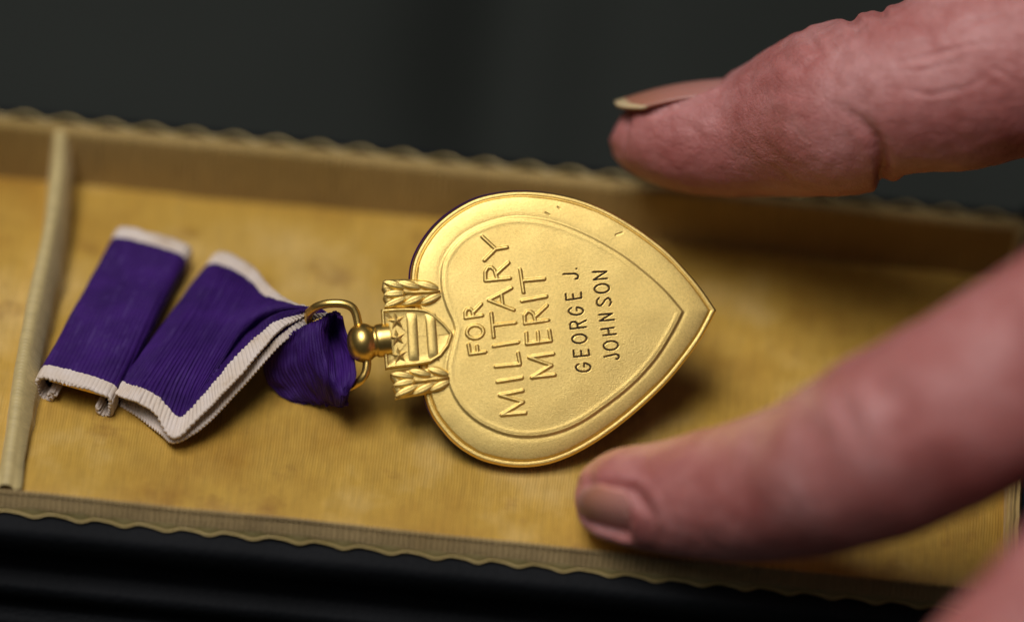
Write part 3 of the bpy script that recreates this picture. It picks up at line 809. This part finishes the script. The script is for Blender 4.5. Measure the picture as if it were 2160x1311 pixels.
def nail_frame(base, tip, d0, d1, beta):
    a, b2 = near(base[0], base[1], d0), near(tip[0], tip[1], d1)
    e_ = b2-a; L_ = np.linalg.norm(e_); e_ /= L_
    dN = math.cos(beta)*UP+math.sin(beta)*back; dN -= np.dot(dN, e_)*e_; dN /= np.linalg.norm(dN)
    dC = -math.sin(beta)*UP+math.cos(beta)*back; dC -= np.dot(dC, e_)*e_; dC -= np.dot(dC, dN)*dN; dC /= np.linalg.norm(dC)
    return a, e_, L_, dN, dC
NAILS = [((1560, 168), (1299, 216), -12, -15, R(6), 8.0, R(38), 0.24, 'thumbnail with yellowed free edge', 0.7),
         ((1346, 1092), (1221, 1060), 18.4, 16, R(135), 6.4, R(34), 0.34, 'forefinger nail', 0.4)]
for base, tip, d0, d1, beta, Rn, phi, front, lb, arch in NAILS:     # the flesh makes a bed for each nail
    a, e_, L_, dN, dC = nail_frame(base, tip, d0, d1, beta)
    q = co_-a; t = (q@e_)/L_; c = q@dC; h = q@dN; cw = Rn*math.sin(phi)
    k = (t > 0.0) & (t < 1.06) & (np.abs(c) < cw+0.5) & (h > -4)
    nh = arch*np.sin(np.pi*np.clip(t, 0, 1))-(Rn-np.sqrt(np.clip(Rn*Rn-c*c, 1, None)))-0.30
    ov = np.where(k, np.clip(h-nh, 0, None), 0)*ss(0, 1, np.clip((cw+0.2-np.abs(c))/1.3, 0, 1))*ss(0.02, 0.22, t)
    co_ -= ov[:, None]*dN
co_[:, 2] = np.where(co_[:, 0] < xR, co_[:, 2], co_[:, 2])
hm.vertices.foreach_set('co', (co_*S).astype(np.float32).ravel()); hm.polygons.foreach_set('use_smooth', [True]*len(hm.polygons)); hm.update()
m, nt, b = new_mat('skin'); SKIN = m
co = coords(nt)
n1 = noise_n(nt, co, 90, 5, 0.6); n2 = noise_n(nt, co, 420, 4, 0.6)
col = ramp_n(nt, n1, [(0.28, (0.37, 0.100, 0.088)), (0.5, (0.51, 0.195, 0.178)), (0.72, (0.62, 0.305, 0.290))])
col = mix_n(nt, ramp_n(nt, n2, [(0.45, (0, 0, 0)), (0.8, (0.5,)*3)]), col, (0.32, 0.080, 0.062))
fl_ = noise_n(nt, co, 2600, 3, 0.7)
col = mix_n(nt, ramp_n(nt, fl_, [(0.60, (0, 0, 0)), (0.72, (0.30,)*3)]), col, (0.62, 0.42, 0.40))
nt.links.new(col, b.inputs['Base Color'])
b.inputs['Subsurface Weight'].default_value = 0.35
b.inputs['Subsurface Radius'].default_value = (1.0, 0.35, 0.2); b.inputs['Subsurface Scale'].default_value = 0.0016
b.inputs['Roughness'].default_value = 0.40; b.inputs['Specular IOR Level'].default_value = 0.5
vo = nt.nodes.new('ShaderNodeTexVoronoi'); vo.feature = 'DISTANCE_TO_EDGE'; vo.inputs['Scale'].default_value = 1500; nt.links.new(co, vo.inputs['Vector'])
vv = nt.nodes.new('ShaderNodeTexVoronoi'); vv.feature = 'DISTANCE_TO_EDGE'; vv.inputs['Scale'].default_value = 800; nt.links.new(co, vv.inputs['Vector'])
hh = math_n(nt, 'ADD', math_n(nt, 'MINIMUM', vo.outputs['Distance'], 0.25), math_n(nt, 'MULTIPLY', math_n(nt, 'MINIMUM', vv.outputs['Distance'], 0.2), 1.4))
mpk = nt.nodes.new('ShaderNodeMapping'); nt.links.new(co, mpk.inputs[0]); mpk.inputs['Rotation'].default_value = (0.3, 0.5, 0.35); mpk.inputs['Scale'].default_value = (0.35, 1.0, 1.0)
vk = nt.nodes.new('ShaderNodeTexVoronoi'); vk.feature = 'DISTANCE_TO_EDGE'; vk.inputs['Scale'].default_value = 330; nt.links.new(mpk.outputs[0], vk.inputs['Vector'])
hh = math_n(nt, 'ADD', hh, math_n(nt, 'MULTIPLY', math_n(nt, 'MINIMUM', vk.outputs['Distance'], 0.12), 2.2))
bp = bump_n(nt, hh, 0.00012, 0.7); bp = bump_n(nt, noise_n(nt, co, 3500, 3), 0.00013, 0.9, bp)
nt.links.new(bp, b.inputs['Normal'])
hm.materials.clear(); hm.materials.append(SKIN)
hand = bpy.data.objects.new('hand', hm); C.objects.link(hand)
hand['label'] = 'bare hand reaching in, thumb and forefinger parted on either side of the heart medal'; hand['category'] = 'hand'
def nail_mat(name, edge, g=1.0):
    m, nt, b = new_mat(name)
    uvn = sep(nt, coords(nt, 'UV')); co = coords(nt)
    e = math_n(nt, 'ADD', uvn[0], math_n(nt, 'MULTIPLY', noise_n(nt, co, 400, 2), 0.06))
    nt.links.new(ramp_n(nt, e, [(0.0, (0.48*g, 0.22*g, 0.19*g)), (0.55, (0.46*g, 0.20*g, 0.15*g)), (0.92, (0.42*g, 0.18*g, 0.11*g)), (0.96, edge), (1.0, edge)]), b.inputs['Base Color'])
    b.inputs['Roughness'].default_value = 0.3; b.inputs['Subsurface Weight'].default_value = 0.1; b.inputs['Subsurface Scale'].default_value = 0.001
    rdg = math_n(nt, 'SINE', math_n(nt, 'MULTIPLY', uvn[1], 150.0))
    nt.links.new(bump_n(nt, math_n(nt, 'ADD', rdg, noise_n(nt, co, 900, 3)), 0.00003, 0.6), b.inputs['Normal'])
    return m
NAIL = nail_mat('thumbnail', (0.66, 0.51, 0.28)); NAIL2 = nail_mat('finger_nail', (0.66, 0.34, 0.26), 1.6)
def nail(base, tip, d0, d1, beta, Rn, phi, front, label, arch, mat):
    a, e_, L_, dN, dC = nail_frame(base, tip, d0, d1, beta); b2 = a+e_*L_
    V, UVs = [], []; ns, ncx = 40, 29
    for i in range(ns):
        for j in range(ncx):
            c = -1+2*j/(ncx-1)
            s0 = 0.26*c*c; s1 = 1-front*abs(c)**3; t = s0+(s1-s0)*i/(ns-1)
            q = a+(b2-a)*t+dN*arch*math.sin(math.pi*t)
            f = c*phi
            V.append(q+Rn*math.sin(f)*dC-Rn*(1-math.cos(f))*dN); UVs.append((i/(ns-1), j/(ncx-1)))
    o = mesh_obj('fingernail', V, grid_faces(ns, ncx), mat, hand, uv=UVs)
    so = o.modifiers.new('thickness', 'SOLIDIFY'); so.thickness = 0.00045; so.offset = 0
    o['label'] = label
for nl, mt in zip(NAILS, (NAIL, NAIL2)): nail(*nl, mt)

# ------------------------------------------------------------------ each empty sits at the foot of its thing
for root in (case, medal, bar):
    pts = []
    for ch in root.children:
        a = np.zeros(len(ch.data.vertices)*3, dtype=np.float32); ch.data.vertices.foreach_get('co', a); a = a.reshape(-1, 3)
        pts += [a.min(0), a.max(0)]
    lo, hi = np.min(pts, 0), np.max(pts, 0)
    loc = Vector((float(lo[0]+hi[0])/2, float(lo[1]+hi[1])/2, float(lo[2])))
    root.location = loc
    for ch in root.children: ch.matrix_parent_inverse = Matrix.Translation(-loc)
